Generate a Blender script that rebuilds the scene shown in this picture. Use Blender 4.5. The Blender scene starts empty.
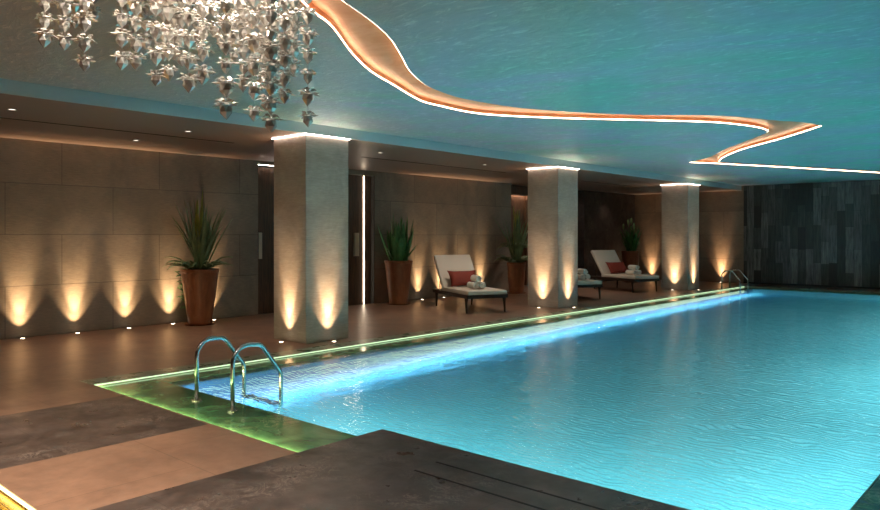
import bpy, bmesh, math, random
from mathutils import Vector, Matrix
random.seed(11)
PI = math.pi
scene = bpy.context.scene
C = scene.collection

# ------------------------------------------------------------------ camera, world, exposure
cam_d = bpy.data.cameras.new('camera')
cam = bpy.data.objects.new('camera', cam_d); C.objects.link(cam)
cam.location = (0, 0, 1.5)
cam.rotation_euler = (PI/2, 0, math.radians(41.936))
cam_d.sensor_width = 36.0
cam_d.lens = 714.86/880*36.0
cam_d.shift_y = -19.73/880
cam_d.clip_end = 200
scene.camera = cam
scene.view_settings.view_transform = 'Standard'
scene.view_settings.look = 'None'
scene.view_settings.gamma = 1.0
scene.view_settings.use_curve_mapping = False
scene.view_settings.exposure = 0.42
w = bpy.data.worlds.new('world'); scene.world = w; w.use_nodes = True
w.node_tree.nodes['Background'].inputs[0].default_value = (0.02, 0.025, 0.03, 1)
w.node_tree.nodes['Background'].inputs[1].default_value = 0.2
cy = scene.cycles
cy.use_denoising = True
cy.max_bounces = 8; cy.diffuse_bounces = 4; cy.glossy_bounces = 4; cy.transmission_bounces = 6
cy.caustics_reflective = False
cy.caustics_refractive = True
cy.sample_clamp_indirect = 6.0
cy.blur_glossy = 0.5

def area(name, loc, rot, sx, sy, power, color, parent=None, spread=PI):
    l = bpy.data.lights.new(name, 'AREA'); l.shape = 'RECTANGLE'; l.size = sx; l.size_y = sy
    l.energy = power; l.color = color; l.spread = spread
    o = bpy.data.objects.new(name, l); C.objects.link(o)
    o.location = loc; o.rotation_euler = rot
    if parent: o.parent = parent
    return o
def spot(name, loc, rot, power, color, angle, blend=0.6, radius=0.02, parent=None):
    l = bpy.data.lights.new(name, 'SPOT'); l.energy = power; l.color = color
    l.spot_size = angle; l.spot_blend = blend; l.shadow_soft_size = radius
    o = bpy.data.objects.new(name, l); C.objects.link(o)
    o.location = loc; o.rotation_euler = rot
    if parent: o.parent = parent
    return o

XL, XO, XI = -7.39, -7.69, -7.02        # led line, coping outer edge, inner pool edge
P0, P1 = -8.72, -7.97                   # pillar depth
XW, HS, HC, YF = -11.565, 2.906, 3.05, 23.0
YS0, YS1, YS2 = 2.99, 3.61, 3.82
XQ, XR, XE, YN = -4.03, -0.96, 3.2, -3.5
DEPTH = 1.62
WATER = (0.62, 0.86, 1.0)
# underwater lamps of the pool (their lenses are built with the pool below)
LED_GREEN = (0.62, 1.0, 0.42)

# ------------------------------------------------------------------ materials
def M(name, color, rough=0.5, metal=0.0, spec=0.5, emit=None, estr=0.0, coat=0.0):
    m = bpy.data.materials.new(name); m.use_nodes = True
    b = m.node_tree.nodes['Principled BSDF']
    b.inputs['Base Color'].default_value = (*color, 1)
    b.inputs['Roughness'].default_value = rough
    b.inputs['Metallic'].default_value = metal
    b.inputs['Specular IOR Level'].default_value = spec
    b.inputs['Coat Weight'].default_value = coat
    b.inputs['Coat Roughness'].default_value = 0.05
    if emit:
        b.inputs['Emission Color'].default_value = (*emit, 1)
        b.inputs['Emission Strength'].default_value = estr
    return m
class G:
    """tiny node helper"""
    def __init__(s, m): s.m = m; s.t = m.node_tree; s.b = s.t.nodes['Principled BSDF']
    def n(s, kind, **kw):
        x = s.t.nodes.new('ShaderNode'+kind)
        for k, v in kw.items():
            if k.startswith('_'): setattr(x, k[1:], v)
            else: x.inputs[k.replace('__', ' ')].default_value = v
        return x
    def l(s, a, b): s.t.links.new(a, b)
    def coords(s, scale=(1,1,1), rot=(0,0,0), loc=(0,0,0), src='Object'):
        tc = s.n('TexCoord'); mp = s.n('Mapping')
        mp.inputs['Scale'].default_value = scale; mp.inputs['Rotation'].default_value = rot; mp.inputs['Location'].default_value = loc
        s.l(tc.outputs[src], mp.inputs['Vector']); return mp.outputs[0]
    def ramp(s, fac, stops):
        r = s.n('ValToRGB'); e = r.color_ramp.elements
        e[0].position, e[0].color = stops[0][0], (*stops[0][1], 1)
        e[1].position, e[1].color = stops[-1][0], (*stops[-1][1], 1)
        for p, c in stops[1:-1]:
            q = e.new(p); q.color = (*c, 1)
        s.l(fac, r.inputs[0]); return r.outputs[0]
    def noise(s, vec, scale, detail=4, rough=0.55, dist=0.0):
        x = s.n('TexNoise', Scale=scale, Detail=detail, Roughness=rough, Distortion=dist)
        s.l(vec, x.inputs['Vector']); return x.outputs['Fac']
    def bump(s, h, strength, dist=0.02, normal=None):
        b = s.n('Bump', Strength=strength, Distance=dist); s.l(h, b.inputs['Height'])
        if normal: s.l(normal, b.inputs['Normal'])
        return b.outputs[0]
    def mix(s, fac, a, b, mode='MIX'):
        x = s.n('Mix', _data_type='RGBA', _blend_type=mode)
        for val, i in ((fac, 0), (a, 6), (b, 7)):
            if hasattr(val, 'is_linked'): s.l(val, x.inputs[i])
            elif i: x.inputs[i].default_value = (*val, 1)
            else: x.inputs[0].default_value = val
        return x.outputs[2]
    def xyz(s, vec, order):
        sp = s.n('SeparateXYZ'); s.l(vec, sp.inputs[0]); cb = s.n('CombineXYZ')
        for i, o in enumerate(order):
            if o is not None: s.l(sp.outputs[o], cb.inputs[i])
        return cb.outputs[0]

def stone_panels(name, base, order=(1, 2, None), loc=(0,0,0), bw=1.545, bh=0.755, mortar=0.005, rough=0.6, dark=0.45):
    m = M(name, base, rough); g = G(m)
    v = g.coords(); p = g.xyz(v, order)
    mp = g.n('Mapping'); mp.inputs['Location'].default_value = loc; g.l(p, mp.inputs['Vector'])
    br = g.n('TexBrick', Scale=1.0)
    br.offset = 0.5; br.squash = 1.0
    br.inputs['Mortar Size'].default_value = mortar; br.inputs['Brick Width'].default_value = bw; br.inputs['Row Height'].default_value = bh
    br.inputs['Mortar Smooth'].default_value = 0.1; br.inputs['Bias'].default_value = 0
    c = Vector(base)
    br.inputs['Color1'].default_value = (*(c*1.08), 1); br.inputs['Color2'].default_value = (*(c*0.88), 1); br.inputs['Mortar'].default_value = (*(c*dark), 1)
    g.l(mp.outputs[0], br.inputs['Vector'])
    n1 = g.noise(v, 1.7, 6, 0.62, 0.6); n2 = g.noise(g.coords((3, 3, 22)), 3, 4, 0.6)
    r1 = g.ramp(n1, [(0.3, (.72,.72,.72)), (0.7, (1.15,1.13,1.1))]); r2 = g.ramp(n2, [(0.3, (.82,.82,.82)), (0.7, (1.08,1.08,1.08))])
    x = g.mix(1.0, br.outputs['Color'], r1, 'MULTIPLY'); x = g.mix(1.0, x, r2, 'MULTIPLY')
    g.l(x, g.b.inputs['Base Color'])
    g.l(g.bump(n2, 0.25, 0.01), g.b.inputs['Normal'])
    return m
def marble(name, c1, c2, vein, rough=0.3, scale=1.2, bumpy=0.05):
    m = M(name, c1, rough); g = G(m); v = g.coords()
    n = g.noise(v, scale, 7, 0.6, 1.2); n2 = g.noise(v, scale*2.3, 8, 0.7, 2.2)
    base = g.ramp(n, [(0.3, c1), (0.7, c2)])
    vf = g.ramp(n2, [(0.47, (0,0,0)), (0.5, (1,1,1)), (0.53, (0,0,0))])
    br = g.ramp(g.noise(v, scale*0.9, 3), [(0.5, (0,0,0)), (0.68, (1,1,1))])
    f = g.mix(1.0, vf, br, 'MULTIPLY')
    x = g.mix(f, base, vein)
    br2 = g.n('TexBrick', Scale=1.0); br2.offset = 0.5
    br2.inputs['Mortar Size'].default_value = 0.003; br2.inputs['Brick Width'].default_value = 1.5; br2.inputs['Row Height'].default_value = 1.3
    for k in ('Color1', 'Color2'): br2.inputs[k].default_value = (1,1,1,1)
    br2.inputs['Mortar'].default_value = (.55,.55,.55,1)
    g.l(g.coords(loc=(0.2, 0.67, 0)), br2.inputs['Vector'])
    x = g.mix(1.0, x, br2.outputs['Color'], 'MULTIPLY')
    g.l(x, g.b.inputs['Base Color'])
    rr = g.ramp(g.noise(v, 5, 4), [(0.3, (rough*.7,)*3), (0.7, (rough*1.35,)*3)]); g.l(rr, g.b.inputs['Roughness'])
    g.l(g.bump(n2, bumpy, 0.01), g.b.inputs['Normal'])
    return m

m_wall = stone_panels('warm_grey_stone', (.25,.195,.145), loc=(-3.48+0.7725, 0.0, 0))
m_back = stone_panels('warm_grey_stone_back', (.26,.175,.12), order=(0, 2, None))
m_pillar = stone_panels('pale_grey_stone', (.40,.325,.275), order=(1, 2, None), bw=9, bh=9, mortar=0.0, rough=0.55)
m_deck = stone_panels('brown_deck_tile', (.28,.165,.11), order=(0, 1, None), loc=(0.3, -0.13, 0), bw=1.0, bh=1.13, mortar=0.003, rough=0.36, dark=0.6)
m_dark = marble('dark_brown_marble', (.034,.025,.021), (.115,.083,.069), (.30,.24,.20), 0.36, 2.6)
m_coping = marble('pale_coping_stone', (.17,.21,.14), (.22,.26,.18), (.25,.29,.21), 0.3, 2.0)
m_shelf = marble('green_wet_marble', (.010,.065,.040), (.17,.36,.16), (.4,.5,.24), 0.08, 1.9, 0.05)
m_gutter = marble('pale_green_wet_marble', (.10,.24,.12), (.26,.44,.22), (.45,.55,.3), 0.12, 2.0, 0.05)
m_soffit = M('taupe_soffit_plaster', (.30,.21,.17), 0.42)
m_fascia = M('satin_white_fascia', (.55,.60,.62), 0.35)
m_black = M('black_void', (.008,.007,.006), 0.7)
m_metal = M('polished_steel', (.55,.56,.54), 0.2, 1.0)
m_wood = M('dark_wood', (.06,.032,.018), 0.35)
g = G(m_wood); nn = g.noise(g.coords((14,14,0.9)), 3, 5, 0.6, 0.6); g.l(g.ramp(nn, [(0.3,(.03,.016,.01)),(0.7,(.11,.058,.03))]), g.b.inputs['Base Color'])
m_walnut = M('walnut_panel', (.2,.09,.045), 0.4)
g = G(m_walnut); nn = g.noise(g.coords((10,10,0.8)), 3, 6, 0.65, 1.2); g.l(g.ramp(nn, [(0.3,(.09,.04,.02)),(0.7,(.32,.15,.075))]), g.b.inputs['Base Color'])
m_brass = M('brushed_brass_plate', (.55,.42,.30), 0.35, 0.6)

# dark side wall of veined stone beside the far lounger
m_darkwall = marble('dark_veined_stone', (.022,.015,.012), (.075,.05,.04), (.22,.16,.13), 0.4, 2.2)
# black slate planks at the far end
m_slate = M('black_slate_planks', (.03,.03,.03), 0.5); g = G(m_slate)
v = g.coords(); p = g.xyz(v, (2, 0, None))
br = g.n('TexBrick', Scale=1.0); br.offset = 0.37; br.offset_frequency = 2; br.squash = 0.6; br.squash_frequency = 3
br.inputs['Mortar Size'].default_value = 0.003; br.inputs['Brick Width'].default_value = 1.1; br.inputs['Row Height'].default_value = 0.21
br.inputs['Color1'].default_value = (.006,.006,.006,1); br.inputs['Color2'].default_value = (.10,.095,.09,1); br.inputs['Mortar'].default_value = (.004,.004,.004,1)
g.l(p, br.inputs['Vector'])
n1 = g.noise(g.coords((9,9,0.8)), 2.5, 6, 0.7, 0.4)
x = g.mix(1.0, br.outputs['Color'], g.ramp(n1, [(0.3,(.2,.2,.2)),(0.72,(2.6,2.5,2.4))]), 'MULTIPLY')
g.l(x, g.b.inputs['Base Color']); g.l(g.bump(n1, 0.5, 0.02), g.b.inputs['Normal'])

# satin stretch ceiling, picks up the pool below
m_ceil = M('reflection_tinted_satin_ceiling', (.7,.8,.82), 0.34, 0.22); g = G(m_ceil)
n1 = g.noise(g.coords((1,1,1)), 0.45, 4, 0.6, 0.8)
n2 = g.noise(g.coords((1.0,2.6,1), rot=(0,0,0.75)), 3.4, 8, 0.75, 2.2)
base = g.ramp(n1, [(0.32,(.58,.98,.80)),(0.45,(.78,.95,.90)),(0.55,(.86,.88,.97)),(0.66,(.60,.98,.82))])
# reflections painted into the colour: taupe deck at the near side, sea-green pool beyond
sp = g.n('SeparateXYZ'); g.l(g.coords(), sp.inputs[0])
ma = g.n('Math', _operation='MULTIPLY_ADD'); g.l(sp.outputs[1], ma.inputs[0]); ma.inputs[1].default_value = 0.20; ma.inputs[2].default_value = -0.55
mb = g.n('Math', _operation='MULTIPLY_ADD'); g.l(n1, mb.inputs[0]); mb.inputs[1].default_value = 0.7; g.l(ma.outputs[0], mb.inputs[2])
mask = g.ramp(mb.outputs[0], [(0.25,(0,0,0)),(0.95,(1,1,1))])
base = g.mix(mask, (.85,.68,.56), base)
st = g.ramp(n2, [(0.34,(.78,.79,.80)),(0.56,(.92,.92,.92)),(0.64,(1.22,1.22,1.2))])  # pale streaks imitate water glints, painted into the ceiling colour
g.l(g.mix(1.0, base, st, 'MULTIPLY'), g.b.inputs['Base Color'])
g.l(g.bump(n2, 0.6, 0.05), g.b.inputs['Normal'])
m_copper = M('copper_leaf', (.72,.33,.14), 0.42, 0.35); g = G(m_copper)
n1 = g.noise(g.coords((2,2,2)), 1.6, 6, 0.65, 1.0); g.l(g.ramp(n1, [(0.3,(.80,.29,.11)),(0.7,(.95,.46,.24))]), g.b.inputs['Base Color'])
def emitter(name, color, s):
    m = M(name, (0,0,0), 0.5, emit=color, estr=s); return m
m_led_warm = emitter('warm_white_led_tape', (1.0,.78,.56), 11.0)
m_led_top = emitter('white_led_tape', (1.0,.86,.76), 14.0)
m_led_green = emitter('green_led_tape', (.70,1.0,.58), 1.15)
m_led_near = emitter('yellow_green_led_tape', (1.0,1.0,.46), 190.0)
m_led_blue = emitter('blue_white_led_tape', (.66,.88,1.0), 85.0)
m_led_gold = emitter('gold_led_tape', (1.0,.85,.35), 4.0)
m_lens = emitter('lamp_lens', (1.0,.82,.6), 14.0)
m_dl = emitter('downlight_lens', (1.0,.85,.7), 1.6)
m_gold = M('gold_mosaic', (.75,.45,.06), 0.25, 0.3); g = G(m_gold)
br = g.n('TexBrick', Scale=1.0); br.offset = 0.0
br.inputs['Mortar Size'].default_value = 0.003; br.inputs['Brick Width'].default_value = 0.03; br.inputs['Row Height'].default_value = 0.03
br.inputs['Color1'].default_value = (.9,.52,.05,1); br.inputs['Color2'].default_value = (.5,.26,.03,1); br.inputs['Mortar'].default_value = (.15,.09,.02,1)
tx = g.coords(); sp = g.n('SeparateXYZ'); g.l(tx, sp.inputs[0]); ad = g.n('Math', _operation='ADD'); g.l(sp.outputs[1], ad.inputs[0]); g.l(sp.outputs[2], ad.inputs[1])
cb = g.n('CombineXYZ'); g.l(sp.outputs[0], cb.inputs[0]); g.l(ad.outputs[0], cb.inputs[1]); g.l(cb.outputs[0], br.inputs['Vector']); g.l(br.outputs['Color'], g.b.inputs['Base Color'])

# pool tile: fine turquoise mosaic
m_tile = M('turquoise_mosaic', (.12,.66,.68), 0.5); g = G(m_tile)
n1 = g.noise(g.coords(), 1.3, 5, 0.6, 0.5); n2 = g.n('TexVoronoi', Scale=16.0); g.l(g.coords(), n2.inputs['Vector'])
x = g.mix(0.35, g.ramp(n1, [(0.3,(.09,.54,.66)),(0.7,(.20,.74,.80))]), g.ramp(n2.outputs['Color'], [(0.2,(.07,.46,.58)),(0.8,(.34,.90,.92))]))
g.l(x, g.b.inputs['Base Color'])
m_tileb = M('deep_blue_mosaic', (.03,.14,.30), 0.4)
# water
m_water = M('pool_water', (1,1,1), 0.0); g = G(m_water)
g.b.inputs['Transmission Weight'].default_value = 1.0; g.b.inputs['IOR'].default_value = 1.33
v1 = g.coords((1,1,1)); a = g.noise(v1, 2.2, 3, 0.5, 0.8)
wv = g.n('TexWave', _wave_type='RINGS', Scale=5.0, Distortion=14.0, Detail=2.5); wv.inputs['Detail Scale'].default_value = 0.7; g.l(g.coords((1,1,1), loc=(3,-2,0)), wv.inputs['Vector'])
c = g.noise(v1, 9.0, 3, 0.55, 1.5)
b1 = g.bump(a, 0.12, 0.06); b2 = g.bump(wv.outputs['Fac'], 0.50, 0.011, b1); b3 = g.bump(c, 0.42, 0.012, b2)
g.l(b3, g.b.inputs['Normal'])

m_frame = M('dark_bronze_frame', (.035,.022,.015), 0.4, 0.2)
m_fabric = M('cream_upholstery', (.62,.55,.46), 0.85); g = G(m_fabric); g.l(g.bump(g.noise(g.coords(), 180, 2), 0.3, 0.002), g.b.inputs['Normal'])
m_red = M('brick_red_cushion_fabric', (.21,.028,.015), 0.8); g = G(m_red); g.l(g.bump(g.noise(g.coords(), 160, 2), 0.3, 0.002), g.b.inputs['Normal'])
m_towel = M('white_towelling', (.78,.73,.64), 0.95); g = G(m_towel); g.l(g.bump(g.noise(g.coords(), 220, 3), 0.8, 0.004), g.b.inputs['Normal'])
m_pot = M('terracotta_glaze', (.25,.085,.035), 0.35); g = G(m_pot); g.l(g.ramp(g.noise(g.coords((3,3,1)), 3, 5, 0.6, 1), [(0.3,(.19,.06,.025)),(0.7,(.34,.12,.05))]), g.b.inputs['Base Color'])
m_soil = M('potting_soil', (.03,.02,.013), 0.95)
def leafm(name, c1, c2):
    m = M(name, c1, 0.45); g = G(m); g.l(g.ramp(g.noise(g.coords((2,2,1)), 5, 3), [(0.35,c1),(0.7,c2)]), g.b.inputs['Base Color']); return m
m_leaf = leafm('grey_green_leaf', (.12,.17,.08), (.22,.29,.13))
m_leafy = leafm('yellow_green_leaf', (.30,.34,.06), (.46,.48,.10))
m_leafd = leafm('deep_green_leaf', (.035,.12,.035), (.09,.24,.06))
m_leafp = leafm('pale_green_leaf_tip', (.18,.28,.12), (.32,.42,.2))
m_silver = M('faceted_silver', (.88,.82,.74), 0.2, 0.5)
m_bud = M('cream_flower_spike', (.6,.55,.45), 0.6)

# ------------------------------------------------------------------ mesh helpers
def link(name, bm, mats, parent=None, smooth=False, loc=None, fix=True):
    if fix: bmesh.ops.recalc_face_normals(bm, faces=bm.faces[:])
    me = bpy.data.meshes.new(name); bm.to_mesh(me); bm.free()
    for m in (mats if isinstance(mats, (list, tuple)) else [mats]): me.materials.append(m)
    if smooth:
        for p in me.polygons: p.use_smooth = True
    o = bpy.data.objects.new(name, me); C.objects.link(o)
    if loc: o.location = loc
    if parent: o.parent = parent
    return o
def box(bm, x0, y0, z0, x1, y1, z1, mi=0, bevel=0.0):
    r = bmesh.ops.create_cube(bm, size=1.0)
    for v in r['verts']:
        v.co = Vector(((x0+x1)/2 + v.co.x*(x1-x0), (y0+y1)/2 + v.co.y*(y1-y0), (z0+z1)/2 + v.co.z*(z1-z0)))
    fs = {f for v in r['verts'] for f in v.link_faces}
    for f in fs: f.material_index = mi
    if bevel:
        es = {e for f in fs for e in f.edges}
        bmesh.ops.bevel(bm, geom=list(es), offset=bevel, segments=3, profile=0.5, affect='EDGES')
    return bm
def B(*a, **k): return box(bmesh.new(), *a, **k)
def quad(bm, pts, mi=0):
    f = bm.faces.new([bm.verts.new(p) for p in pts]); f.material_index = mi; return f
def tube(bm, pts, r, seg=10, caps=True):
    pts = [Vector(p) for p in pts]; rings = []; up = None
    for i, p in enumerate(pts):
        t = ((pts[min(i+1, len(pts)-1)] - p).normalized() + (p - pts[max(i-1, 0)]).normalized())
        t = t.normalized()
        if up is None:
            up = t.orthogonal().normalized()
        up = (up - t*up.dot(t)).normalized(); s = t.cross(up)
        rr = r[i] if isinstance(r, (list, tuple)) else r
        rings.append([bm.verts.new(p + (up*math.cos(2*PI*k/seg) + s*math.sin(2*PI*k/seg))*rr) for k in range(seg)])
    for a, b in zip(rings, rings[1:]):
        for k in range(seg): bm.faces.new((a[k], a[(k+1)%seg], b[(k+1)%seg], b[k]))
    if caps: bm.faces.new(rings[0][::-1]); bm.faces.new(rings[-1])
    return bm
def lathe(bm, prof, seg=32, cx=0, cy=0, close=True):
    rings = [[bm.verts.new((cx+r*math.cos(2*PI*k/seg), cy+r*math.sin(2*PI*k/seg), z)) for k in range(seg)] for r, z in prof]
    for a, b in zip(rings, rings[1:]):
        for k in range(seg): bm.faces.new((a[k], a[(k+1)%seg], b[(k+1)%seg], b[k]))
    if close: bm.faces.new(rings[0][::-1]); bm.faces.new(rings[-1])
    return bm
def struct(o, label=None):
    o['kind'] = 'structure'
    if label: o['label'] = label
    return o
def tag(o, label, cat, group=None, kind=None):
    o['label'] = label; o['category'] = cat
    if group: o['group'] = group
    if kind: o['kind'] = kind
    return o
def empty(name, loc, rz, label, cat, group=None):
    o = bpy.data.objects.new(name, None); C.objects.link(o); o.empty_display_size = 0.1
    o.location = loc; o.rotation_euler = (0, 0, rz)
    return tag(o, label, cat, group)

# ------------------------------------------------------------------ room shell
T = 0.25
# brown deck
bm = bmesh.new()
def slab(bm, x0, x1, y0, y1, mi=0, z=0.0, t=T): box(bm, x0, y0, z-t, x1, y1, z, mi)
SX0, SX1, SY1 = -6.45, -4.16, 1.435       # spa opening
slab(bm, XW-2.6, XO, YN, YF, 0)
slab(bm, XO, -6.68, YN, YS0, 0)
slab(bm, -6.68, -5.16, SY1, YS0, 1)
slab(bm, -6.68, SX0, YN, SY1, 1)
slab(bm, -5.16, XQ, SY1, YS0, 0)
slab(bm, SX1, XQ, YN, SY1, 0)
slab(bm, SX0, SX1, YN, -1.2, 1)
slab(bm, XQ, XE, YN, YS2, 1)
slab(bm, -0.05, XE, YS2, 21.95, 1)
slab(bm, XO, XE, 21.95, YF, 1)
struct(link('floor', bm, [m_deck, m_dark]))
# walls
def wall_x(bm, x, y0, y1, z0, z1, t, mi=0): box(bm, x-t, y0, z0, x, y1, z1, mi)
bm = bmesh.new()
D1a, D1b, D2a, D2b, OPa, OPb = 7.74, 8.72, 9.35, 10.72, 15.77, 19.6
wall_x(bm, XW, YN, D1a, 0, HS, 0.3)
wall_x(bm, XW, D1b, D2a, 0, HS, 0.3)
wall_x(bm, XW, D1a, D1b, 2.84, HS, 0.3)
wall_x(bm, XW, D2a, D2b, 2.80, HS, 0.3)
wall_x(bm, XW, D2b, OPa, 0, HS, 0.3)
struct(link('wall_left', bm, m_wall))
bm = bmesh.new(); wall_x(bm, XW, OPb, YF, 0, HS, 0.3)
struct(link('wall_left_dark', bm, m_darkwall))
bm = bmesh.new(); box(bm, XW-0.3, YF, 0, -7.87, YF+0.3, HC)
struct(link('wall_back_stone', bm, m_back))
bm = bmesh.new(); box(bm, -7.87, YF-0.04, 0, XE, YF+0.3, HC)
struct(link('wall_back_slate', bm, m_slate))
struct(link('wall_right', B(XE, YN, 0, XE+0.3, YF, HC), m_wall))
struct(link('wall_front', B(XW-0.3, YN-0.3, 0, XE, YN, HC), m_back))
# thin black skirting along the slate wall
struct(link('baseboard_back', B(-7.87, YF-0.07, 0.0, XE, YF-0.04, 0.05), m_black))
# alcove past the wall end (lit walnut panel, dark bulkhead)
bm = bmesh.new()
box(bm, XW-2.6, OPa-0.3, 0, XW-0.3, OPa, HS, 0)
box(bm, XW-2.6, OPb, 0, XW-0.3, OPb+0.3, HS, 0)
box(bm, XW-2.75, OPa, 0, XW-2.6, OPb, HS, 0)
struct(link('wall_alcove', bm, m_black))
struct(link('trim_1', B(XW-0.62, OPa, 2.655, XW-0.3, OPb, HS), m_wood), None)
t = empty('wall_panel', (-12.5, 16.5, 0), 0, 'walnut wall panel glowing under a hidden strip light, in the alcove behind the spiky plant', 'wall panel')
link('panel_board', B(-0.06, 0.0, 0, 0, 1.22, HS), m_walnut, t)
link('panel_board', B(-0.06, 1.24, 0, 0.05, 2.0, HS), m_walnut, t)
link('light_strip', B(0.07, 0.05, 2.74, 0.11, 1.9, 2.76), m_led_top, t)

# soffit and main ceiling
bm = B(XW-2.6, YN, HS, P1, YF, HC+0.25)
so = struct(link('ceiling_soffit', bm, m_soffit))
struct(link('trim_2', B(P1, YN, HS, P1+0.02, YF, HC), m_fascia))

RIB = [(-3.407, 2.729), (-3.466, 2.819), (-3.527, 2.911), (-3.583, 2.998), (-3.628, 3.072), (-3.656, 3.124), (-3.671, 3.16), (-3.684, 3.195), (-3.704, 3.243), (-3.733, 3.309), (-3.765, 3.384), (-3.802, 3.465), (-3.844, 3.551), (-3.89, 3.64), (-3.94, 3.735), (-3.996, 3.833), (-4.059, 3.935), (-4.131, 4.041), (-4.211, 4.15), (-4.295, 4.262), (-4.379, 4.375), (-4.465, 4.488), (-4.555, 4.603), (-4.643, 4.718), (-4.724, 4.834), (-4.799, 4.952), (-4.871, 5.071), (-4.936, 5.187), (-4.992, 5.298), (-5.038, 5.396), (-5.074, 5.485), (-5.105, 5.577), (-5.134, 5.683), (-5.164, 5.802), (-5.194, 5.929), (-5.215, 6.071), (-5.22, 6.233), (-5.21, 6.423), (-5.189, 6.637), (-5.152, 6.86), (-5.096, 7.079), (-5.016, 7.298), (-4.914, 7.522), (-4.802, 7.738), (-4.691, 7.938), (-4.584, 8.115), (-4.476, 8.277), (-4.362, 8.429), (-4.24, 8.576), (-4.099, 8.723), (-3.945, 8.865), (-3.796, 8.997), (-3.673, 9.115), (-3.583, 9.213), (-3.516, 9.296), (-3.461, 9.37), (-3.411, 9.445), (-3.368, 9.515), (-3.335, 9.579), (-3.305, 9.648), (-3.268, 9.733), (-3.223, 9.842), (-3.175, 9.968), (-3.124, 10.097), (-3.072, 10.218), (-3.014, 10.323), (-2.952, 10.421), (-2.893, 10.52), (-2.844, 10.63), (-2.81, 10.755), (-2.787, 10.89), (-2.767, 11.028), (-2.746, 11.165), (-2.861, 11.319), (-2.976, 11.472), (-3.117, 11.651), (-3.297, 11.871), (-3.503, 12.116), (-3.717, 12.361), (-3.941, 12.598), (-4.172, 12.835), (-4.387, 13.068), (-4.573, 13.289), (-4.742, 13.505), (-4.91, 13.738), (-5.088, 14.004), (-5.264, 14.287), (-5.42, 14.558), (-5.543, 14.805), (-5.645, 15.041), (-5.747, 15.277), (-4.766, 17.536), (-3.662, 20.104), (-2.75, 22.2), (-2.96, 22.29), (-3.744, 20.556), (-4.866, 17.903), (-5.852, 15.642), (-6.035, 15.246), (-6.248, 14.912), (-6.1, 14.761), (-5.952, 14.61), (-5.801, 14.447), (-5.643, 14.269), (-5.481, 14.079), (-5.321, 13.868), (-5.164, 13.62), (-5.008, 13.352), (-4.857, 13.104), (-4.719, 12.905), (-4.585, 12.726), (-4.43, 12.521), (-4.223, 12.249), (-3.994, 11.951), (-3.808, 11.705), (-3.693, 11.55), (-3.621, 11.448), (-3.565, 11.362), (-3.524, 11.285), (-3.499, 11.225), (-3.475, 11.164), (-3.472, 11.093), (-3.467, 11.024), (-3.465, 10.952), (-3.468, 10.874), (-3.475, 10.79), (-3.485, 10.703), (-3.501, 10.607), (-3.526, 10.501), (-3.562, 10.375), (-3.607, 10.234), (-3.658, 10.093), (-3.711, 9.968), (-3.76, 9.871), (-3.81, 9.791), (-3.869, 9.709), (-3.947, 9.604), (-4.054, 9.465), (-4.181, 9.306), (-4.316, 9.141), (-4.443, 8.987), (-4.559, 8.853), (-4.672, 8.728), (-4.785, 8.601), (-4.902, 8.462), (-5.027, 8.306), (-5.158, 8.139), (-5.285, 7.967), (-5.4, 7.797), (-5.505, 7.631), (-5.604, 7.465), (-5.687, 7.296), (-5.745, 7.121), (-5.771, 6.929), (-5.772, 6.724), (-5.759, 6.528), (-5.746, 6.36), (-5.739, 6.24), (-5.731, 6.152), (-5.711, 6.064), (-5.669, 5.943), (-5.594, 5.769), (-5.495, 5.563), (-5.389, 5.353), (-5.297, 5.167), (-5.226, 5.015), (-5.165, 4.881), (-5.103, 4.753), (-5.031, 4.62), (-4.945, 4.478), (-4.852, 4.335), (-4.751, 4.19), (-4.646, 4.043), (-4.526, 3.887), (-4.395, 3.724), (-4.271, 3.569), (-4.171, 3.439), (-4.106, 3.342), (-4.065, 3.268), (-4.034, 3.204), (-3.998, 3.14), (-3.958, 3.075), (-3.921, 3.015), (-3.881, 2.954), (-3.834, 2.887), (-3.778, 2.812), (-3.715, 2.732), (-3.65, 2.649), (-3.586, 2.568)]
bm = bmesh.new()
ov = [bm.verts.new((x, y, HC)) for x, y in ((P1+0.02, YN), (XE, YN), (XE, YF), (P1+0.02, YF))]
iv = [bm.verts.new((x, y, HC)) for x, y in RIB]
es = [bm.edges.new((L[i], L[(i+1)%len(L)])) for L in (ov, iv) for i in range(len(L))]
bmesh.ops.triangle_fill(bm, use_beauty=True, use_dissolve=False, edges=es)
for f in bm.faces:
    if f.normal.z > 0: f.normal_flip()
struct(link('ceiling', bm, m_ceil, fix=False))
struct(link('ceiling_deck', B(P1+0.02, YN, HC+0.25, XE, YF, HC+0.4), m_black))
# sinuous copper recess with led tape round its lip
cove = empty('ceiling_light_recess', (0, 0, HC), 0, 'long sinuous copper-lined light recess with glowing white edge, winding across the teal ceiling', 'ceiling light')
RD = 0.06
bm = bmesh.new()
lo = [bm.verts.new((x, y, 0)) for x, y in RIB]; hi = [bm.verts.new((x, y, RD)) for x, y in RIB]
for i in range(len(RIB)):
    j = (i+1) % len(RIB); bm.faces.new((lo[i], lo[j], hi[j], hi[i]))
es = [bm.edges.get((hi[i], hi[(i+1)%len(RIB)])) for i in range(len(RIB))]
bmesh.ops.triangle_fill(bm, use_beauty=True, use_dissolve=False, edges=es)
link('copper_lining', bm, m_copper, cove, fix=False)
bm = bmesh.new()
n = len(RIB); area2 = sum(RIB[i][0]*RIB[(i+1)%n][1]-RIB[(i+1)%n][0]*RIB[i][1] for i in range(n))
sg = 1 if area2 > 0 else -1
ins = []
for i in range(n):
    a, b = Vector(RIB[i-1]), Vector(RIB[(i+1)%n]); d = (b-a).normalized(); nv = Vector((-d.y, d.x))*sg
    ins.append(Vector(RIB[i]) + nv*0.004)
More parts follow.
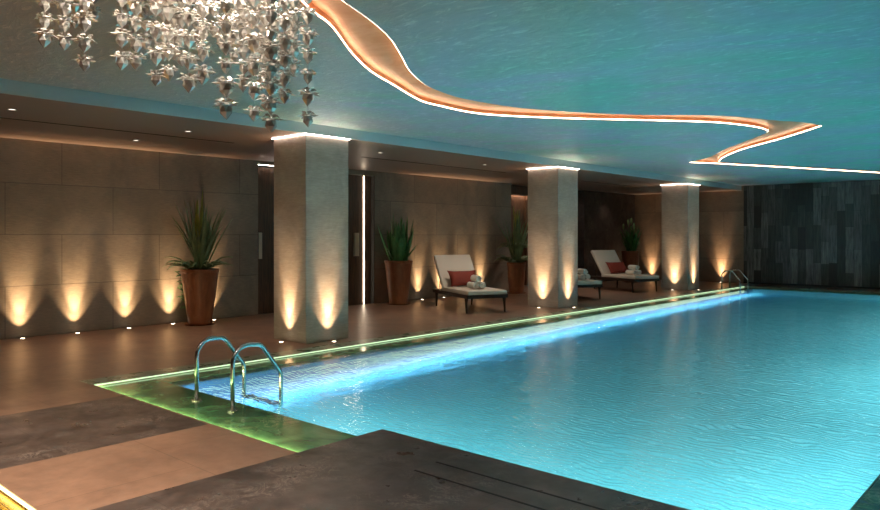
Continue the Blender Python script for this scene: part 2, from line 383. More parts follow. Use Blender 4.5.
q = [[bm.verts.new((p[0], p[1], z)) for p in L] for L, z in ((ins, 0.002), (ins, 0.013), (RIB, 0.015))]
for i in range(n):
    j = (i+1) % n
    for k in range(2): bm.faces.new((q[k][i], q[k][j], q[k+1][j], q[k+1][i]))
link('led_tape', bm, m_led_warm, cove, fix=False)

# ------------------------------------------------------------------ doors
def door(name, y0, y1, hy0, hy1, ledy=None):
    e = bpy.data.objects.new(name, None); C.objects.link(e); e.location = (XW-0.10, y0, 0); e['kind'] = 'structure'
    w_ = y1-y0
    link('door_leaf', B(-0.06, 0.0, 0, -0.01, w_, 2.80), m_wood, e)
    link('door_frame', B(-0.2, -0.0, 0, -0.06, w_, 2.84), m_black, e)
    link('door_handle', B(-0.01, hy0-y0, 1.05, 0.035, hy1-y0, 1.55, bevel=0.006), m_brass, e)
    link('door_jamb', B(-0.06, w_-0.015, 0, 0.098, w_-0.001, 2.80), m_black, e)
    link('threshold_trim', B(-0.06, 0.0, 0.0, 0.09, w_, 0.012), m_metal, e)
    return e
d1 = door('door_1', D1a, D1b, 7.80, 7.875)
d2 = door('door_2', D2a, D2b, 10.20, 10.33)
link('head_trim', B(0.07, 0.0, 2.832, 0.09, D1b-D1a, 2.84), m_led_top, d1)
# light strip beside the second door
t = tag(link('light_strip', B(XW-0.108, 10.49, 0.02, XW-0.092, 10.506, 2.79), m_led_warm), 'tall thin glowing vertical light strip beside the dark door, right of the nearest pillar', 'light strip')

# ------------------------------------------------------------------ pillars
pil_lab = ['nearest square stone pillar, the one rising beside the poolside ladder', 'middle square stone pillar, right of the lounger by the wall', 'farthest square stone pillar, the one next to the small far ladder']
PY = [(6.10, 6.87), (12.48, 13.25), (18.94, 19.71)]
m_pillar_all = m_pillar
for (y0, y1), lab in zip(PY, pil_lab):
    e = empty('pillar', ((P0+P1)/2, (y0+y1)/2, 0), 0, lab, 'pillar', 'stone pillars along the pool'); e['kind'] = 'thing'
    hx, hy = (P1-P0)/2, (y1-y0)/2
    link('shaft', B(-hx, -hy, 0, hx, hy, HS-0.001, bevel=0.004), m_pillar, e)
    bm = bmesh.new(); s = 0.022
    for a in ((-hx-s, -hy-s, hx+s, -hy), (-hx-s, hy, hx+s, hy+s), (-hx-s, -hy, -hx, hy), (hx, -hy, hx+s, hy)):
        box(bm, a[0], a[1], HS-0.011, a[2], a[3], HS-0.001)
    link('led_collar', bm, m_led_top, e)

# ------------------------------------------------------------------ pool
bm = bmesh.new()      # basin walls and floor
Zb = -DEPTH; ZW = -0.024
YI = 21.2
P = [(XI, YS1), (XQ, YS1), (XQ, YS2), (XR, YS2), (XR, YI), (XI, YI)]
f = bm.faces.new([bm.verts.new((x, y, Zb)) for x, y in P])
for i in range(len(P)):
    a, b = P[i], P[(i+1)%len(P)]
    quad(bm, [(a[0],a[1],Zb), (b[0],b[1],Zb), (b[0],b[1],ZW-0.002), (a[0],a[1],ZW-0.002)], 1 if i == 5 else 0)
r = bmesh.ops.triangulate(bm, faces=[f])
struct(link('pool_basin', bm, [m_tile, m_tileb], fix=False), None)
bm = bmesh.new(); f = bm.faces.new([bm.verts.new((x, y, ZW)) for x, y in P])
if f.normal.z < 0: f.normal_flip()
bmesh.ops.triangulate(bm, faces=[f])
wt = link('pool_water', bm, m_water, fix=False); tag(wt, 'bright turquoise rippled water filling the long swimming pool', 'water', kind='stuff')
# submerged green marble overflow shelf round the basin
bm = bmesh.new(); ZS = -0.022
slab(bm, XL, XI, YS1, 21.6, 1, z=ZS, t=0.2); slab(bm, XL, XI, YS0, YS1, 0, z=ZS, t=0.2); slab(bm, XI, XQ, YS0, YS1, z=ZS, t=0.2)
slab(bm, XR, -0.35, YS2, 21.6, z=ZS, t=0.2); slab(bm, XI, XR, YI, 21.6, z=ZS, t=0.2)
struct(link('pool_overflow_shelf', bm, [m_shelf, m_gutter]))
bm = bmesh.new()
slab(bm, XO, XL, YS0, 21.95); slab(bm, XL, -0.35, 21.6, 21.95); slab(bm, -0.35, -0.05, YS2, 21.95)
struct(link('pool_coping', bm, m_coping))
bm = bmesh.new()
box(bm, XL, YS0, -0.014, XL+0.006, 21.6, -0.003)
tag(link('led_strip', bm, m_led_green), 'thin glowing pale green light strip running the length of the pool edge', 'light strip')
bm = bmesh.new(); quad(bm, [(XL+0.03, YS0+0.003, -0.019), (XQ, YS0+0.003, -0.019), (XQ, YS0+0.020, -0.008), (XL+0.03, YS0+0.020, -0.008)])
tag(link('led_strip', bm, m_led_near), 'short glowing yellow-green light strip along the near end of the green shelf', 'light strip')
struct(link('trim_3', B(XL, YS0, -0.007, XQ, YS0+0.022, 0.0), m_deck))
# underwater light line at the foot of the left wall
bm = bmesh.new(); x_ = XI+0.27
box(bm, x_, YS1+0.04, Zb+0.001, x_+0.03, YI-0.04, Zb+0.06, 0)
quad(bm, [(x_-0.003, YS1+0.05, Zb+0.012), (x_-0.003, YI-0.05, Zb+0.012), (x_-0.003, YI-0.05, Zb+0.055), (x_-0.003, YS1+0.05, Zb+0.055)], 1)
tag(link('underwater_light_strip', bm, [m_tileb, m_led_blue], fix=False), 'blue-white underwater light strip glowing along the foot of the left pool wall', 'light strip')
# underwater lamps in the near, right and far walls
def uw(x, y, z, rot, sx, sy, p, lab):
    e = empty('underwater_lamp', (x, y, z), 0, lab, 'pool light', 'underwater lamps in the pool walls')
    d = Vector((0, 0, -1)); d.rotate(Matrix.Rotation(0, 3, 'X')); n_ = Vector(rot)
    dirv = (n_ + Vector((0, 0, -0.75))).normalized(); off = n_*0.03
    along = Vector((0, 0, 1)).cross(n_)
    bm = bmesh.new(); h_ = along*sx/2
    box(bm, -abs(h_.x)-abs(n_.x)*.015-.005, -abs(h_.y)-abs(n_.y)*.015-.005, -sy/2, abs(h_.x)+abs(n_.x)*.015+.005, abs(h_.y)+abs(n_.y)*.015+.005, sy/2)
    link('lamp_housing', bm, m_metal, e)
    # area light looks along dirv, its long side along the wall
    z_ = -dirv; x_ = along.normalized(); y_ = z_.cross(x_)
    mt = Matrix((x_, y_, z_)).transposed().to_euler()
    a = area('lamp', off, mt, sx, sy, p, (.74,.98,1.0), e); return e
uw((XQ+XR)/2, YS2+0.02, -0.45, (0, 1, 0), 2.8, 0.25, 60, 'long underwater lamp set in the near pool wall under the dark platform')
uw((XI+XQ)/2, YS1+0.02, -0.45, (0, 1, 0), 2.7, 0.25, 72, 'long underwater lamp set in the pool wall under the green shelf')
for i, y in enumerate((6.0, 10.5, 15.0, 19.3)):
    uw(XR-0.02, y, -0.5, (-1, 0, 0), 3.4, 0.25, (66, 95, 105, 100)[i], 'underwater lamp set in the right pool wall, number %s from the near end' % ('one', 'two', 'three', 'four')[i])

# drain slots in the platform
for (x0, x1, y) in ((-3.17, -1.5, 3.285), (-3.18, -1.5, 3.50)):
    tag(link('drain_slot', B(x0, y-0.008, -0.01, x1, y+0.008, 0.002), m_black), 'dark thin drain slot in the dark platform, the one %s the pool' % ('nearer to' if y > 3.4 else 'further from'), 'drain slot')

# gold spa basin at the lower left
e = empty('spa_basin', ((SX0+SX1)/2, 0.1, 0), 0, 'sunken gold mosaic basin with a glowing rim, at the near lower left corner', 'spa pool')
ox, oy = (SX0+SX1)/2, 0.1
bm = bmesh.new()
a0, a1, b0, b1 = SX0-ox, SX1-ox, -1.2-oy, SY1-oy
z0, z1 = -0.5, 0.0
quad(bm, [(a0,b0,z0),(a1,b0,z0),(a1,b1,z0),(a0,b1,z0)])
for p, q_ in (((a0,b0),(a1,b0)), ((a1,b0),(a1,b1)), ((a1,b1),(a0,b1)), ((a0,b1),(a0,b0))):
    quad(bm, [(p[0],p[1],z0),(q_[0],q_[1],z0),(q_[0],q_[1],z1),(p[0],p[1],z1)])
st = 0.16
box(bm, a0, b1-st, z0, a1, b1, -0.04)
link('mosaic_lining', bm, m_gold, e, fix=False)
link('led_rim', B(a0, b1-0.012, -0.02, a1, b1-0.004, -0.004), m_led_gold, e)

# ------------------------------------------------------------------ ladders
def ladder(loc, rz, span, sep, h, lab, drop=0.35):
    e = empty('pool_ladder', loc, rz, lab, 'pool ladder')
    for s in (0, 1):
        y = s*sep; pts = [(0, y, 0.0), (0, y, h*0.72)]
        for k in range(1, 7):
            a = PI/2*k/6; pts.append((span*0.30*(1-math.cos(a)), y, h*0.72 + h*0.28*math.sin(a)))
        pts.append((span*0.5, y, h*0.99))
        for k in range(1, 4): pts.append((span*(0.5+0.06*k), y, h*(0.99-0.03*k*k/2)))
        pts += [(span*0.97, y, h*0.52), (span*0.995, y, h*0.46), (span, y, h*0.38), (span, y, -drop)]
        link('handrail', tube(bmesh.new(), pts, 0.019, 12), m_metal, e, smooth=True)
        link('foot_flange', lathe(bmesh.new(), [(0.045, 0.0), (0.045, 0.012), (0.02, 0.016)], 20, 0, y), m_metal, e)
    link('step', B(span-0.05, 0.02, -0.12, span+0.06, sep-0.02, -0.095, bevel=0.005), m_metal, e)
    return e
ladder((-5.45, 3.39, ZS), math.radians(90), 0.50, 0.60, 0.56, 'near chrome pool ladder, its two curved rails standing on the green shelf', 1.2)
ladder((-7.43, 19.95, -0.0), 0, 0.50, 0.60, 0.52, 'small far chrome pool ladder in the far left corner of the pool', 1.2)

# ------------------------------------------------------------------ lamps
WARM = (1.0, .69, .39)
UPK = 1.9
UPN = 6.6
def uplight(x, y, dx, dy, power, lab, group, ang=0.80, off=0.0):
    e = empty('floor_uplight', (x, y, 0), 0, lab, 'floor uplight', group)
    link('bezel', lathe(bmesh.new(), [(0.030, 0.0), (0.042, 0.0), (0.042, 0.006), (0.030, 0.006), (0.030, 0.0)], 20, close=False), m_metal, e)
    link('lens', lathe(bmesh.new(), [(0.029, 0.001), (0.029, 0.004)], 16), m_lens, e)
    rot = Vector((dx*0.13, dy*0.13, 1)).to_track_quat('-Z', 'Y').to_euler()
    spot('lamp', (0, 0, 0.02), Vector((dx*0.18, dy*0.18, 1)).to_track_quat('-Z', 'Y').to_euler(), power*UPK, WARM, 1.20, 1.0, 0.015, e)
    spot('lamp', (0, 0, 0.02), Vector((dx*0.16, dy*0.16, 1)).to_track_quat('-Z', 'Y').to_euler(), power*UPN, WARM, 0.60, 1.0, 0.015, e)
for y, nm in ((3.667, 'first'), (4.428, 'second'), (5.218, 'third'), (5.97, 'fourth')):
    uplight(XW+0.14, y, -1, 0, 32, '%s small floor uplight from the left, at the foot of the long stone wall' % nm, 'floor uplights along the left wall')
uplight(XW+0.14, 6.74, -1, 0, 26, 'small floor uplight behind the tall potted plant by the long wall', 'floor uplights along the left wall')
for y, nm in ((12.10, 'beside the round pot, left of the lounger'), (12.86, 'behind the headrest of the nearest lounger'), (13.66, 'behind the red cushion of the nearest lounger'), (14.41, 'just left of the drooping plant')):
    uplight(XW+0.14, y, -1, 0, 30, 'small floor uplight at the wall, %s' % nm, 'floor uplights along the left wall')
for (y0, y1), nm in zip(PY, ('nearest', 'middle', 'farthest')):
    uplight((P0+P1)/2, y0-0.14, 0, 1, 30, 'small floor uplight at the left face of the %s pillar' % nm, 'floor uplights at the pillars')
    uplight(P1+0.14, (y0+y1)/2, -1, 0, 30, 'small floor uplight at the pool-side face of the %s pillar' % nm, 'floor uplights at the pillars')
uplight(-8.56, YF-0.13, 0, 1, 36, 'small floor uplight at the back wall behind the far ladder', 'floor uplights at the back wall')
uplight(-10.93, YF-0.13, 0, 1, 30, 'small floor uplight at the back wall, left of the farthest pillar', 'floor uplights at the back wall')
def downlight(x, y, z, power, lab, ang=1.9, r=0.036):
    e = empty('ceiling_downlight', (x, y, z), 0, lab, 'downlight', 'recessed ceiling downlights')
    link('trim_ring', lathe(bmesh.new(), [(r, -0.001), (r+0.015, -0.001), (r+0.015, -0.007), (r, -0.007), (r, -0.001)], 20, close=False), m_metal, e)
    link('lens', lathe(bmesh.new(), [(r, -0.001), (r, -0.004)], 16), m_dl, e)
    spot('lamp', (0, 0, -0.03), (0, 0, 0), power, (1.0,.80,.64), ang, 0.8, 0.05, e)
for x, y, p, lab in ((-8.865, 2.736, 45, 'small round downlight at the left end of the soffit edge'), (-8.97, 4.9, 45, 'small round downlight in the soffit, left of the nearest pillar'),
                  (-10.39, 4.85, 45, 'small round downlight in the soffit nearest the long stone wall'), (-8.87, 8.35, 75, 'small round downlight in the soffit just right of the nearest pillar'),
                  (-8.83, 11.16, 75, 'small round downlight in the soffit before the middle pillar'), (-9.9, 16.2, 75, 'small round downlight in the soffit past the middle pillar'),
                  (-11.14, 20.86, 8, 'small round downlight in the soffit near the back corner')):
    downlight(x, y, HS, p, lab)
# slot diffusers in the soffit
for i, (y0, y1, lab) in enumerate(((-1.0, 6.0, 'long dark air slot in the soffit, left of the nearest pillar'), (8.6, 12.9, 'dark air slot in the soffit between the nearest and middle pillars'), (16.2, 18.9, 'dark air slot in the soffit between the middle and farthest pillars'))):
    tag(link('air_slot', B(-9.64, y0, HS-0.003, -9.59, y1, HS+0.002), m_black), lab, 'air vent')
# unseen ceiling lamps added to brighten the near deck (behind and above the camera)
for x, y, p, lab in ((-5.2, 0.9, 400, 'added unseen fill lamp above the gold basin'), (-3.0, 0.2, 300, 'added unseen fill lamp above the near deck'), (-1.0, -1.5, 150, 'added unseen fill lamp above the deck behind the viewer'), (-7.0, 1.0, 60, 'added unseen fill lamp over the brown deck strip')):
    downlight(x, y, HC, p, lab, 1.7, 0.06)

# ------------------------------------------------------------------ loungers
def ease(bm): return bm
def lounger(x, y, ang, lab):
    e = empty('sun_lounger', (x, y, 0), ang, lab, 'sun lounger', 'cream sun loungers by the stone wall')
    Lf, W = 1.78, 0.44
    # local: origin at foot end centre, head towards -x
    bm = bmesh.new()
    box(bm, -Lf, -W, 0.285, 0, -W+0.05, 0.355, bevel=0.008); box(bm, -Lf, W-0.05, 0.285, 0, W, 0.355, bevel=0.008)
    box(bm, -0.05, -W+0.05, 0.285, 0, W-0.05, 0.355); box(bm, -Lf, -W+0.05, 0.285, -Lf+0.05, W-0.05, 0.355)
    for k in range(9): box(bm, -Lf+0.12+k*0.19, -W+0.05, 0.315, -Lf+0.20+k*0.19, W-0.05, 0.345)
    link('frame', bm, m_frame, e)
    for lx in (-0.10, -1.62):
        for s in (-1, 1):
            bm = tube(bmesh.new(), [(lx, s*(W-0.035), 0.29), (lx, s*(W-0.03), 0.20), (lx+(0.02 if lx > -1 else -0.02), s*(W-0.03), 0.0)], [0.038, 0.026, 0.017], 10)
            link('leg', bm, m_frame, e)
    bm = bmesh.new(); box(bm, -1.34, -W+0.02, 0.35, 0.01, W-0.02, 0.435, bevel=0.025)
    link('seat_mattress', bm, m_fabric, e, smooth=False)
    bm = bmesh.new(); box(bm, -0.0, -W+0.02, 0, 0.085, W-0.02, 0.84, bevel=0.025)
    o = link('back_mattress', bm, m_fabric, e); o.location = (-1.30, 0, 0.375); o.rotation_euler = (0, -math.radians(38), 0)
    bm = bmesh.new(); box(bm, -0.03, -W+0.04, 0, -0.003, W-0.04, 0.78)
    o = link('back_support', bm, m_frame, e); o.location = (-1.30, 0, 0.375); o.rotation_euler = (0, -math.radians(38), 0)
    for yy in (-.3, .3): link('back_strut', tube(bmesh.new(), [(-1.72, yy, 0.33), (-1.68, yy, 0.80)], 0.012), m_frame, e)
    return e
def place(e, lx, ly, lz):
    c, s = math.cos(e.rotation_euler.z), math.sin(e.rotation_euler.z)
    return (e.location.x + lx*c - ly*s, e.location.y + lx*s + ly*c, lz)
def cushion(e, lab):
    w_, h_ = 0.33, 0.20; N = 14; bm = bmesh.new(); g0 = {}
    for side in (-1, 1):
        for i in range(N+1):
            for j in range(N+1):
                u, v_ = i/N*2-1, j/N*2-1
                edge = (1-u*u)**0.5*(1-v_*v_)**0.5 if abs(u) < 1 and abs(v_) < 1 else 0
                if edge == 0 and side == 1: g0[(1, i, j)] = g0[(-1, i, j)]; continue
                pin = 1-0.08*(1-abs(v_))**0.7 if True else 1; pin2 = 1-0.10*(1-abs(u))**0.7
                g0[(side, i, j)] = bm.verts.new((side*0.075*edge**0.8, u*w_*(0.92+0.08*abs(v_)**3), v_*h_*(0.86+0.14*abs(u)**3)))
        for i in range(N):
            for j in range(N):
                vs = [g0[(side, i, j)], g0[(side, i+1, j)], g0[(side, i+1, j+1)], g0[(side, i, j+1)]]
                try: bm.faces.new(vs)
                except ValueError: pass
    o = link('cushion', bm, m_red, None, smooth=True); tag(o, lab, 'cushion', 'red cushions on the loungers')
    o.location = place(e, -1.19, 0.02, 0.435+0.17); o.rotation_euler = (0, -math.radians(36), e.rotation_euler.z)
    return o
def towel_mesh():
    # rolled towel: a spiral of thick cloth, axis along y
    bm = bmesh.new(); turns, th, n_ = 2.6, 0.020, 64; ctr = []
    for k in range(n_+1):
        a = 2*PI*turns*k/n_; r_ = 0.012 + 0.052*k/n_
        ctr.append((r_*math.cos(a), r_*math.sin(a), a))
    Lh = 0.17; secs = []
    for y, sc in ((-Lh, 0.93), (-Lh+0.012, 1.0), (0, 1.03), (Lh-0.012, 1.0), (Lh, 0.93)):
        inner = [bm.verts.new(((x - th/2*math.cos(a))*sc, y, (z - th/2*math.sin(a))*sc)) for x, z, a in ctr]
        outer = [bm.verts.new(((x + th/2*math.cos(a))*sc, y, (z + th/2*math.sin(a))*sc)) for x, z, a in ctr]
        secs.append(inner + outer[::-1])
    m_ = len(secs[0])
    for a, b in zip(secs, secs[1:]):
        for k in range(m_): bm.faces.new((a[k], a[(k+1)%m_], b[(k+1)%m_], b[k]))
    for s in (secs[0], secs[-1]):
        for k in range(n_): bm.faces.new((s[k], s[k+1], s[m_-2-k], s[m_-1-k]))
    bmesh.ops.recalc_face_normals(bm, faces=bm.faces[:])
    me = bpy.data.meshes.new('rolled_towel'); bm.to_mesh(me); bm.free(); me.materials.append(m_towel)
    for p in me.polygons: p.use_smooth = True
    return me
tw = towel_mesh()
def towel(e, lx, ly, lz, rz, lab, sc=1.0):
    o = bpy.data.objects.new('rolled_towel', tw); C.objects.link(o)
    o.location = place(e, lx, ly, lz); o.rotation_euler = (0, random.uniform(0, 6), e.rotation_euler.z+rz); o.scale = (sc, sc, sc)
    tag(o, lab, 'towel', 'rolled white towels on the loungers')
R1 = 0.0755
l1 = lounger(-8.52, 10.86, math.radians(-26), 'nearest cream sun lounger with red cushion, standing before the uplit wall')
l2 = lounger(-8.56, 14.62, math.radians(-28), 'cream sun lounger half hidden behind the middle pillar, only its foot end showing')
l3 = lounger(-8.50, 17.60, math.radians(-21), 'farthest cream sun lounger with red cushion, between the middle and farthest pillars')
cushion(l1, 'brick red cushion leaning on the backrest of the nearest lounger')
cushion(l3, 'brick red cushion leaning on the backrest of the farthest lounger')
for e, nm in ((l1, 'nearest'), (l3, 'farthest')):
    towel(e, -0.50, 0.07, 0.436+R1, PI/2-0.15, 'rolled white towel in the bottom row on the %s lounger, the one towards the wall' % nm)
    towel(e, -0.50, -0.09, 0.436+R1, PI/2-0.05, 'rolled white towel in the bottom row on the %s lounger, the one towards the viewer' % nm)
    towel(e, -0.50, -0.01, 0.436+R1+0.132, PI/2-0.1, 'rolled white towel on top of the pile on the %s lounger' % nm)
towel(l2, -0.45, 0.24, 0.436+R1, PI/2-0.15, 'rolled white towel at the bottom on the half hidden lounger, towards its far side')
towel(l2, -0.45, 0.08, 0.436+R1, PI/2-0.05, 'rolled white towel at the bottom on the half hidden lounger, towards the pillar')
towel(l2, -0.45, 0.16, 0.436+R1+0.132, PI/2-0.1, 'rolled white towel on top of the pile on the half hidden lounger')

# ------------------------------------------------------------------ plants
def blade(bm, base, az, length, width, lean, curl, mi=0, n=7, fold=0.35, thick=0.5):
    """arching pointed blade: lean = start angle from vertical, curl = extra bend to the tip"""
    p = Vector(base); rows = []
    dh = Vector((math.cos(az), math.sin(az), 0)); side = Vector((-math.sin(az), math.cos(az), 0))
    for k in range(n+1):
        t_ = k/n; a = lean + curl*t_*t_
        d = dh*math.sin(a) + Vector((0,0,1))*math.cos(a); nrm = side.cross(d)
        wv_ = width*(0.55+0.9*t_-1.45*t_*t_)*1.35 if thick < 1 else width*(1-t_**3)*(0.7+0.5*t_)
        wv_ = max(wv_, 0.0006)
        rows.append([bm.verts.new(p - side*wv_/2 + nrm*wv_*fold), bm.verts.new(p), bm.verts.new(p + side*wv_/2 + nrm*wv_*fold)])
        p = p + d*(length/n)
    for a, b in zip(rows, rows[1:]):
        for i in range(2):
            f = bm.faces.new((a[i], a[i+1], b[i+1], b[i])); f.material_index = mi; f.smooth = True
def pot(e, rt, rb, h, saucer=True):
    link('pot', lathe(bmesh.new(), [(rb, 0.015), (rb+(rt-rb)*.5, h*.5), (rt-.01, h-.06), (rt, h-.05), (rt, h), (rt-.03, h), (rt-.04, h-.07), (0.01, h-.07)], 40), m_pot, e, smooth=False)
    link('soil', lathe(bmesh.new(), [(rt-.036, h-.068), (rt-.036, h-.045), (0.01, h-.035)], 24), m_soil, e)
    if saucer: link('saucer', lathe(bmesh.new(), [(rb+.05, 0), (rb+.075, .02), (rb+.065, .02), (rb+.05, .008), (0.01, .008)], 32), m_pot, e)
def leafsolid(name, bm, mats, e):
    o = link(name, bm, mats, e, fix=False); md = o.modifiers.new('thickness', 'SOLIDIFY'); md.thickness = 0.004; return o
rnd = random.Random(4)
# tall yucca-like plant by the long wall
def yucca(loc, lab, rt, rb, h, top, droop=True, seed=1, trail=True, low=0.25, cen=True):
    rnd = random.Random(seed)
    e = empty('potted_plant', loc, 0, lab, 'potted plant', 'plants in tall terracotta pots'); pot(e, rt, rb, h)
    L = top-h
    bm = bmesh.new()
    for k in range(46):
        az = rnd.uniform(0, 2*PI); q = rnd.random()
        blade(bm, (rnd.uniform(-.06,.06), rnd.uniform(-.06,.06), h-0.04), az, L*rnd.uniform(.5,1.0), 0.065, 0.04+0.42*q, 0.12+0.2*q, 0)
    leafsolid('leaves', bm, m_leaf, e)
    if cen:
        bm = bmesh.new()
        for k in range(9):
            az = rnd.uniform(0, 2*PI); blade(bm, (rnd.uniform(-.04,.04), rnd.uniform(-.04,.04), h), az, L*rnd.uniform(.85,1.06), 0.085, rnd.uniform(0,.07), 0.03, 0)
        leafsolid('young_leaves', bm, m_leafy, e)
    if droop:
        bm = bmesh.new()
        for k in range(34):
            az = rnd.uniform(0, 2*PI); blade(bm, (0.08*math.cos(az), 0.08*math.sin(az), h-0.02), az, rnd.uniform(.36,.60), 0.065, 0.75+rnd.random()*.35, 1.3+rnd.random()*.5, 0, n=9)
        leafsolid('drooping_leaves', bm, m_leaf, e)
    if trail:
        bm = bmesh.new()
        for k in range(90):
            az = PI + rnd.uniform(-1.2, 0.9); rr = rb + (rt-rb)*0.9 + 0.03; z = h - rnd.random()**0.8*h*0.75
            rr = rb + (rt-rb)*z/h + 0.02
            blade(bm, (rr*math.cos(az), rr*math.sin(az), z), az+rnd.uniform(-1,1), rnd.uniform(.08,.16), 0.03, 0.8+rnd.random(), 1.2, 0, n=4)
        leafsolid('trailing_leaves', bm, m_leafd, e)
    return e
p1 = yucca((-11.10, 6.28, 0), 'tall spiky plant with trailing leaves in a terracotta pot, left of the nearest pillar', 0.315, 0.19, 0.93, 2.22, seed=3)
p3 = yucca((-10.92, 15.12, 0), 'spiky plant with long drooping leaves in a terracotta pot, between lounger and middle pillar', 0.25, 0.19, 0.80, 2.20, seed=8, trail=False)
bm = bmesh.new(); rnd = random.Random(8)
for k in range(26):
    az = rnd.uniform(0, 2*PI); blade(bm, (0.05*math.cos(az), 0.05*math.sin(az), 1.1), az, rnd.uniform(.42,.6), 0.06, 0.6+rnd.random()*.4, 2.0+rnd.random()*.5, 0, n=10)
leafsolid('long_drooping_leaves', bm, m_leaf, p3)
# broad upright blades in a plain pot
e = empty('potted_plant', (-11.12, 11.02, 0), 0, 'plant with broad upright dark green blades in a terracotta pot, right of the second door', 'potted plant', 'plants in tall terracotta pots')
pot(e, 0.31, 0.20, 0.95)
bm = bmesh.new(); rnd = random.Random(21)
for k in range(38):
    az = rnd.uniform(0, 2*PI); r_ = rnd.uniform(0, .17); q = rnd.random()
    blade(bm, (r_*math.cos(az), r_*math.sin(az), 0.90), az+rnd.uniform(-.3,.3), rnd.uniform(.6,1.18)*(1-0.25*q), 0.15, 0.02+0.28*q*(r_/.17+.3), 0.10, 0, n=8, fold=0.2, thick=1)
for k in range(8):
    az = rnd.uniform(0, 2*PI); blade(bm, (.1*math.cos(az), .1*math.sin(az), 0.9), az, rnd.uniform(.4,.55), 0.05, 0.65, 0.2, 0)
leafsolid('leaves', bm, m_leafd, e)
bm = bmesh.new()
for k in range(7):
    az = rnd.uniform(0, 2*PI); r_ = rnd.uniform(0, .12); blade(bm, (r_*math.cos(az), r_*math.sin(az), 0.92), az, rnd.uniform(.75,1.1), 0.075, 0.08, 0.06, 0, fold=0.2, thick=1)
leafsolid('young_leaves', bm, m_leaf, e)
# flowering plant in the back corner
e = empty('potted_plant', (-10.78, 21.15, 0), 0, 'green plant with pale upright tips in a terracotta pot, behind the farthest lounger', 'potted plant', 'plants in tall terracotta pots')
pot(e, 0.29, 0.20, 1.0)
bm = bmesh.new()
for k in range(60):
    az = rnd.uniform(0, 2*PI); q = rnd.random()
    blade(bm, (rnd.uniform(-.1,.1), rnd.uniform(-.1,.1), 0.95), az, rnd.uniform(.4,.95), 0.06, 0.05+0.55*q, 0.25, 0)
leafsolid('leaves', bm, m_leafd, e)
for dx, dy, z in ((-.08,-.02,2.02), (.03,0,2.06), (.10,.03,1.90), (-.2,-.1,1.88), (-.02,.05,1.80)):
    bm = tube(bmesh.new(), [(dx*.3, dy*.3, 0.95), (dx, dy, z-0.2)], 0.008, 6)
    o = link('flower_stem', bm, m_leafd, e)
    link('flower_bud', tube(bmesh.new(), [(dx, dy, z-0.2), (dx, dy, z-0.13), (dx, dy, z-0.05), (dx, dy, z)], [0.012, 0.034, 0.03, 0.004], 10), m_leafp, o, smooth=True)

# ------------------------------------------------------------------ chandelier
def pendant_mesh(seed):
    rd = random.Random(seed); bm = bmesh.new()
    n_ = 6; prof = [(0.014, 0.026), (0.027, 0.020), (0.030, -0.008)]
    rings = [[bm.verts.new((r_*math.cos(2*PI*(k+.5*(i%2))/n_), r_*math.sin(2*PI*(k+.5*(i%2))/n_), z)) for k in range(n_)] for i, (r_, z) in enumerate(prof)]
    for i, (a, b) in enumerate(zip(rings, rings[1:])):
        for k in range(n_):
            if i % 2 == 0:
                bm.faces.new((a[k], b[k], a[(k+1)%n_])); bm.faces.new((a[(k+1)%n_], b[k], b[(k+1)%n_]))
            else:
                bm.faces.new((a[k], b[(k+1)%n_], a[(k+1)%n_])); bm.faces.new((a[k], b[k], b[(k+1)%n_]))
    tip = bm.verts.new((0, 0, -0.043)); bm.faces.new(rings[0])
    for k in range(n_): bm.faces.new((rings[-1][(k+1)%n_], rings[-1][k], tip))
    for lay, (r0, r1, r2, z0, z1) in enumerate(((.012, .038, .066, .027, .026), (.010, .030, .048, .036, .046))):
        m_ = 6 if lay == 0 else 5; ph = rd.random()
        for k in range(m_):
            a = 2*PI*(k+ph)/m_ + rd.uniform(-.12,.12); tilt = rd.uniform(-.008,.012)
            c_, s_ = math.cos(a), math.sin(a)
            P_ = lambda r_, off, z: bm.verts.new((r_*c_-off*s_, r_*s_+off*c_, z))
            v0, v1, v2, v3, v4 = P_(r0, 0, z0), P_(r1, .017, z1-.001), P_(r2, 0, z1+tilt-.006), P_(r1, -.017, z1-.001), P_(r1, 0, z1+.007)
            for t_ in ((v0, v1, v4), (v1, v2, v4), (v2, v3, v4), (v3, v0, v4)): bm.faces.new(t_)
    me = bpy.data.meshes.new('pendant'); bm.to_mesh(me); bm.free(); me.materials.append(m_silver)
    return me
pend = [pendant_mesh(s) for s in range(4)]
m_wire = M('fine_wire', (.3,.3,.3), 0.3, 0.9)
ch = empty('chandelier', (-3.62, 1.98, HC), 0, 'cascading chandelier of strings of faceted silver lotus-shaped pendants hanging from the ceiling', 'chandelier')
bm = lathe(bmesh.new(), [(0.01, -0.04), (0.66, -0.04), (0.70, -0.03), (0.70, -0.001), (0.01, -0.001)], 48)
for v_ in bm.verts: v_.co.x *= 0.86; v_.co.y *= 1.0
cp = link('canopy', bm, m_metal, ch)
for lx_, ly_ in ((-.3, -.35), (.3, -.35), (0, .1), (-.3, .4), (.3, .4), (0, -.6), (.5, .1)):
    spot('lamp', (lx_, ly_, -0.05), (0, 0, 0), 27, (1.0, .88, .76), 2.4, 0.6, 0.04, ch)  # unseen spots added under the canopy to brighten the pendants
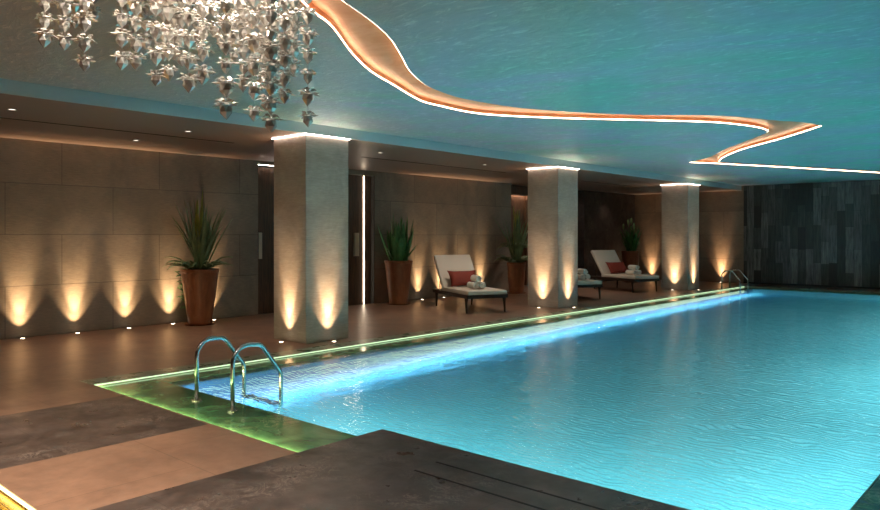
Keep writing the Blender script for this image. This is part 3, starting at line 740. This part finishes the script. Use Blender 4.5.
for si, (x, y, zb) in enumerate([(-4.049, 1.403, 2.519), (-4.13, 1.532, 2.549), (-3.79, 1.502, 2.38), (-3.797, 1.697, 2.426), (-3.889, 1.816, 2.452), (-3.566, 1.77, 2.304), (-4.013, 2.041, 2.577), (-3.78, 1.981, 2.52), (-3.706, 1.913, 2.385), (-3.439, 1.884, 2.273), (-4.037, 2.154, 2.675), (-3.522, 2.011, 2.352), (-3.897, 2.212, 2.625), (-3.975, 2.344, 2.751), (-3.208, 1.958, 2.136), (-3.707, 2.316, 2.542), (-3.232, 2.138, 2.131), (-3.542, 2.397, 2.401), (-3.355, 2.296, 2.225), (-3.123, 2.168, 2.081), (-3.594, 2.552, 2.518), (-3.194, 2.306, 2.234), (-3.462, 2.535, 2.577), (-3.142, 2.42, 2.118), (-3.815, 2.487, 2.566), (-3.506, 2.228, 2.671), (-4.507, 1.731, 2.783), (-4.473, 1.829, 2.846), (-4.369, 1.99, 2.763), (-4.189, 2.017, 2.651), (-3.747, 2.011, 2.481), (-4.15, 2.321, 2.83), (-3.849, 2.322, 2.651), (-3.489, 2.243, 2.335), (-3.855, 2.586, 2.729), (-3.448, 2.414, 2.333), (-3.682, 2.742, 2.792), (-3.363, 2.49, 2.448)]):
    lx, ly = x+3.62, y-1.98
    k_ = min(1.0, 0.55/max(0.001, math.hypot(lx, ly)))
    wr = link('wire', tube(bmesh.new(), [(lx, ly, zb-HC), (lx, ly, -0.03)], 0.0012, 4), m_wire, ch)
    z = zb + random.uniform(-.01, .01); d_ = 0.668*(-x)+0.744*y; zt = 1.5 + 235.0/714.86*d_ + 0.06; ps = random.choice((0.098, 0.108, 0.116))
    while z < min(zt, HC-0.08):
        o = bpy.data.objects.new('pendant', random.choice(pend)); C.objects.link(o); o.parent = wr
        o.location = (lx, ly, z-HC); o.rotation_euler = (random.uniform(-.08,.08), random.uniform(-.08,.08), random.uniform(0, 6.28))
        s_ = random.uniform(.85, 1.15); o.scale = (s_, s_, s_)
        z += ps*random.uniform(.92, 1.12)
